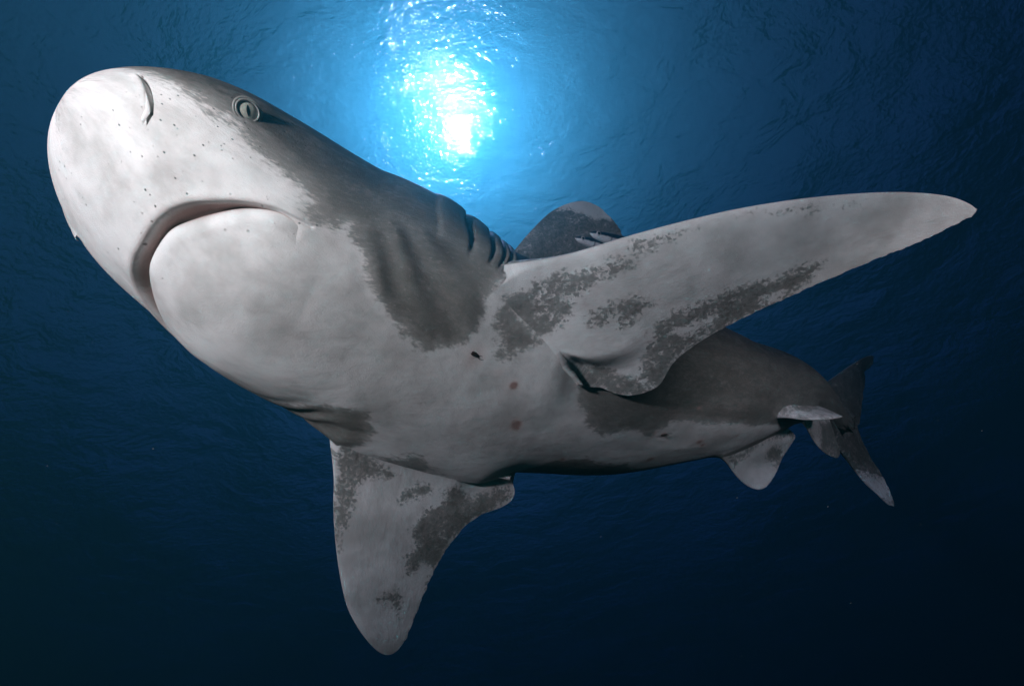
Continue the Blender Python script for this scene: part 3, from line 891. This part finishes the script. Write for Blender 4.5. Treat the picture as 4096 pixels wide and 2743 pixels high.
# ------------------------------------------------------------------ pilot fish riding beside the dorsal fin
def build_pilot_fish(head, length, label, first=None):
    d = nrm(np.array([[.93, -.20, -.30]]))[0]
    up = np.array([.10, .92, -.20])
    up = nrm((up - d * (up @ d))[None])[0]
    side = np.cross(d, up)
    if side[2] < 0:
        side = -side
    n, m = 70, 40
    s = np.linspace(0, 1, n)
    s = s**1.3
    hh = spline([0, .04, .12, .28, .45, .65, .82, .92, 1.0], [.004, .030, .044, .060, .066, .053, .030, .018, .014], s) * length
    ww = spline([0, .04, .12, .28, .45, .65, .82, .92, 1.0], [.003, .020, .034, .046, .047, .036, .018, .010, .005], s) * length
    th = np.linspace(0, 2 * math.pi, m, endpoint=False)
    V = head + d * (s * length)[:, None, None] + up * (hh[:, None] * np.cos(th))[..., None] + side * (ww[:, None] * np.sin(th))[..., None]
    hgt = np.repeat(np.cos(th)[None], n, 0)
    Vb = [V.reshape(-1, 3)]
    Fb = [grid_faces(n, m, wrap=True)]
    hg = [hgt.ravel()]
    sl_ = [np.repeat(s, m)]
    base = n * m

    def blade(pts_a, pts_b, th_):
        nonlocal base
        k = 14
        A_ = np.array([np.interp(np.linspace(0, 1, k), np.linspace(0, 1, len(pts_a)), np.array(pts_a)[:, i]) for i in range(2)]).T
        B_ = np.array([np.interp(np.linspace(0, 1, k), np.linspace(0, 1, len(pts_b)), np.array(pts_b)[:, i]) for i in range(2)]).T
        for sg in (1, -1):
            rows = []
            for w in np.linspace(0, 1, 6):
                q = A_ * (1 - w) + B_ * w
                rows.append(head + d * (q[:, 0:1] * length) + up * (q[:, 1:2] * length) + side * sg * th_ * length * (math.sin(math.pi * w) * .7 + .05))
            Vb.append(np.array(rows).reshape(-1, 3))
            Fb.append(grid_faces(6, k) + base)
            hg.append(np.full(6 * k, .6))
            sl_.append(np.full(6 * k, .95))
            base += 6 * k
    blade([(.97, .0), (1.06, .06), (1.17, .13)], [(.97, .0), (1.05, .02), (1.17, .13)], .006)
    blade([(.97, .0), (1.06, -.06), (1.16, -.12)], [(.97, .0), (1.05, -.02), (1.16, -.12)], .006)
    blade([(.40, .060), (.50, .11), (.66, .07), (.86, .030)], [(.40, .055), (.55, .055), (.70, .045), (.86, .02)], .005)
    blade([(.55, -.055), (.60, -.10), (.70, -.06), (.86, -.030)], [(.55, -.05), (.62, -.055), (.72, -.04), (.86, -.02)], .005)
    N = Nodes("pilot_fish_skin")
    hA = N.n("ShaderNodeAttribute", attribute_name="height").outputs["Fac"]
    sA = N.n("ShaderNodeAttribute", attribute_name="along").outputs["Fac"]
    tc = N.n("ShaderNodeTexCoord").outputs["Object"]
    nn = N.math('MULTIPLY', N.math('SUBTRACT', N.noise(tc, 200, 4, .6), .5), .5)
    back = N.ramp(N.math('ADD', hA, nn), -.15, .12)
    band = N.math('MULTIPLY', N.ramp(N.math('SINE', N.math('MULTIPLY', N.math('ADD', sA, .02), 42.0)), .25, .7), N.ramp(sA, .22, .34))
    c = N.mix(N.math('MULTIPLY', band, .30), (.72, .74, .76, 1), (.03, .035, .05, 1))
    c = N.mix(back, c, (.012, .022, .05, 1))
    gillv = N.math('MULTIPLY', N.ramp(sA, .185, .195), N.math('SUBTRACT', 1.0, N.ramp(sA, .20, .215)))
    c = N.mix(N.math('MULTIPLY', gillv, .6), c, (.05, .05, .06, 1))
    N.set(N.p.inputs["Base Color"], c)
    N.p.inputs["Metallic"].default_value = .35
    N.p.inputs["Roughness"].default_value = .28
    root = bpy.data.objects.new("pilot_fish", None)
    root.location = world(head + d * length * .4)
    root.empty_display_size = .05
    COL.objects.link(root)
    bpy.context.view_layer.update()
    root["label"] = label
    root["category"] = "fish"
    root["group"] = "pilot fish beside the dorsal fin"
    link_mesh("body", world(np.concatenate(Vb)), np.concatenate(Fb), N.m, root,
              attrs=dict(height=('FLOAT', np.concatenate(hg)), along=('FLOAT', np.concatenate(sl_))))
    white = simple("pilot_fish_eye", (.62, .64, .66), .1, .2, 300, .3)
    blk = simple("pilot_fish_pupil", (.006, .006, .008), .1)
    for sg in (1, -1):
        x = .075
        i = np.argmin(abs(s - x))
        p = head + d * x * length + up * hh[i] * .15 + side * sg * ww[i] * .96
        M = np.stack([d, up, side * sg])
        r = .024 * length
        k = np.linspace(.02, 1.4, 12)
        Vc, Fc = lathe([(r * math.sin(q), r * .28 * math.cos(q)) for q in k][::-1], 24)
        e = link_mesh("eye", world(p + Vc @ M), Fc, white, root)
        Vc, Fc = lathe([(r * .55 * math.sin(q), r * (.22 + .10 * math.cos(q))) for q in k][::-1], 20)
        link_mesh("pupil", world(p + Vc @ M), Fc, blk, e)


def from_px(px, py, d):
    return np.array([(px - 2048) / 1900 * d, -(py - 1371.5) / 1900 * d, -d])


build_pilot_fish(from_px(2299, 952, 1.03), .225, "smaller silver pilot fish swimming lower and ahead of the other beside the dorsal fin")
build_pilot_fish(from_px(2358, 932, 1.01), .245, "larger silver pilot fish swimming higher and just behind the other beside the dorsal fin")


# ------------------------------------------------------------------ parasitic copepods clinging to the belly skin
def build_copepod(a, f, length, yaw, label):
    aa, ff = np.array([a]), np.array([math.radians(f)])
    p = body_points(aa, ff)[0]
    n = body_normals(aa, ff)[0]
    off = body_offset(aa, ff)[0][0]
    p = p + n * (off + .0015)
    t = nrm(body_points(aa + .01, ff) - body_points(aa - .01, ff))[0]
    b = np.cross(n, t)
    t, b = t * math.cos(yaw) + b * math.sin(yaw), b * math.cos(yaw) - t * math.sin(yaw)
    mat = simple("copepod_shell", (.030, .016, .012), .35, .5, 900)
    V, F, base = [], [], 0

    def tube(path, rad, flat=1.0):
        nonlocal base
        path = np.array(path)
        k = 10
        th = np.linspace(0, 2 * math.pi, k, endpoint=False)
        rows = []
        for q, r in zip(path, rad):
            c = p + t * q[0] + b * q[1] + n * q[2]
            rows.append(c + b * (r * np.cos(th))[:, None] + n * (r * flat * np.sin(th))[:, None])
        V.append(np.array(rows).reshape(-1, 3))
        F.append(grid_faces(len(path), k, wrap=True) + base)
        base += len(path) * k
    L = length
    s = np.linspace(0, 1, 16)
    tube([(x * L * .5, 0, .001) for x in s], [L * (.02 + .13 * math.sin(math.pi * min(1, x * .95 + .05))**.6 * (1 - .35 * x) * (1 - .18 * (math.sin(x * 24) > .6))) for x in s], .6)
    for sg in (1, -1):
        tube([(L * (.45 + .55 * x), sg * L * (.05 + .05 * math.sin(x * 5)), .001) for x in s], [L * .018 * (1 - .4 * x) for x in s])
    o = link_mesh("copepod", world(np.concatenate(V)), np.concatenate(F), mat)
    o["label"] = label
    o["category"] = "copepod"
    o["group"] = "copepods on the shark's belly"
    return o


build_copepod(.588, 26.2, .030, .05, "dark brown parasite with two trailing strings on the pale skin below the gills")
build_copepod(1.035, 11.6, .026, .25, "small dark parasite clinging low on the flank under the grey patch")


# ------------------------------------------------------------------ plankton drifting in the flash light
def build_plankton():
    V, F, base = [], [], 0
    tet = np.array([(1, 1, 1), (1, -1, -1), (-1, 1, -1), (-1, -1, 1)], float) / math.sqrt(3)
    R = np.random.default_rng(21)
    for _ in range(420):
        d = R.uniform(.7, 3.2)
        p = np.array([R.uniform(-1.15, 1.15) * d, R.uniform(-.8, .8) * d, -d])
        V.append(world(p + tet * R.uniform(.0005, .0013) * (.6 + d * .35) * R.uniform(.5, 1.2, 3)))
        F += [(base, base + 1, base + 2), (base, base + 3, base + 1), (base, base + 2, base + 3), (base + 1, base + 3, base + 2)]
        base += 4
    o = link_mesh("plankton", np.concatenate(V), np.array(F), simple("plankton_flake", (.5, .52, .5), .6, .3, 400), smooth=False)
    o["kind"] = "stuff"
    o["label"] = "tiny pale plankton specks drifting in the water"


build_plankton()
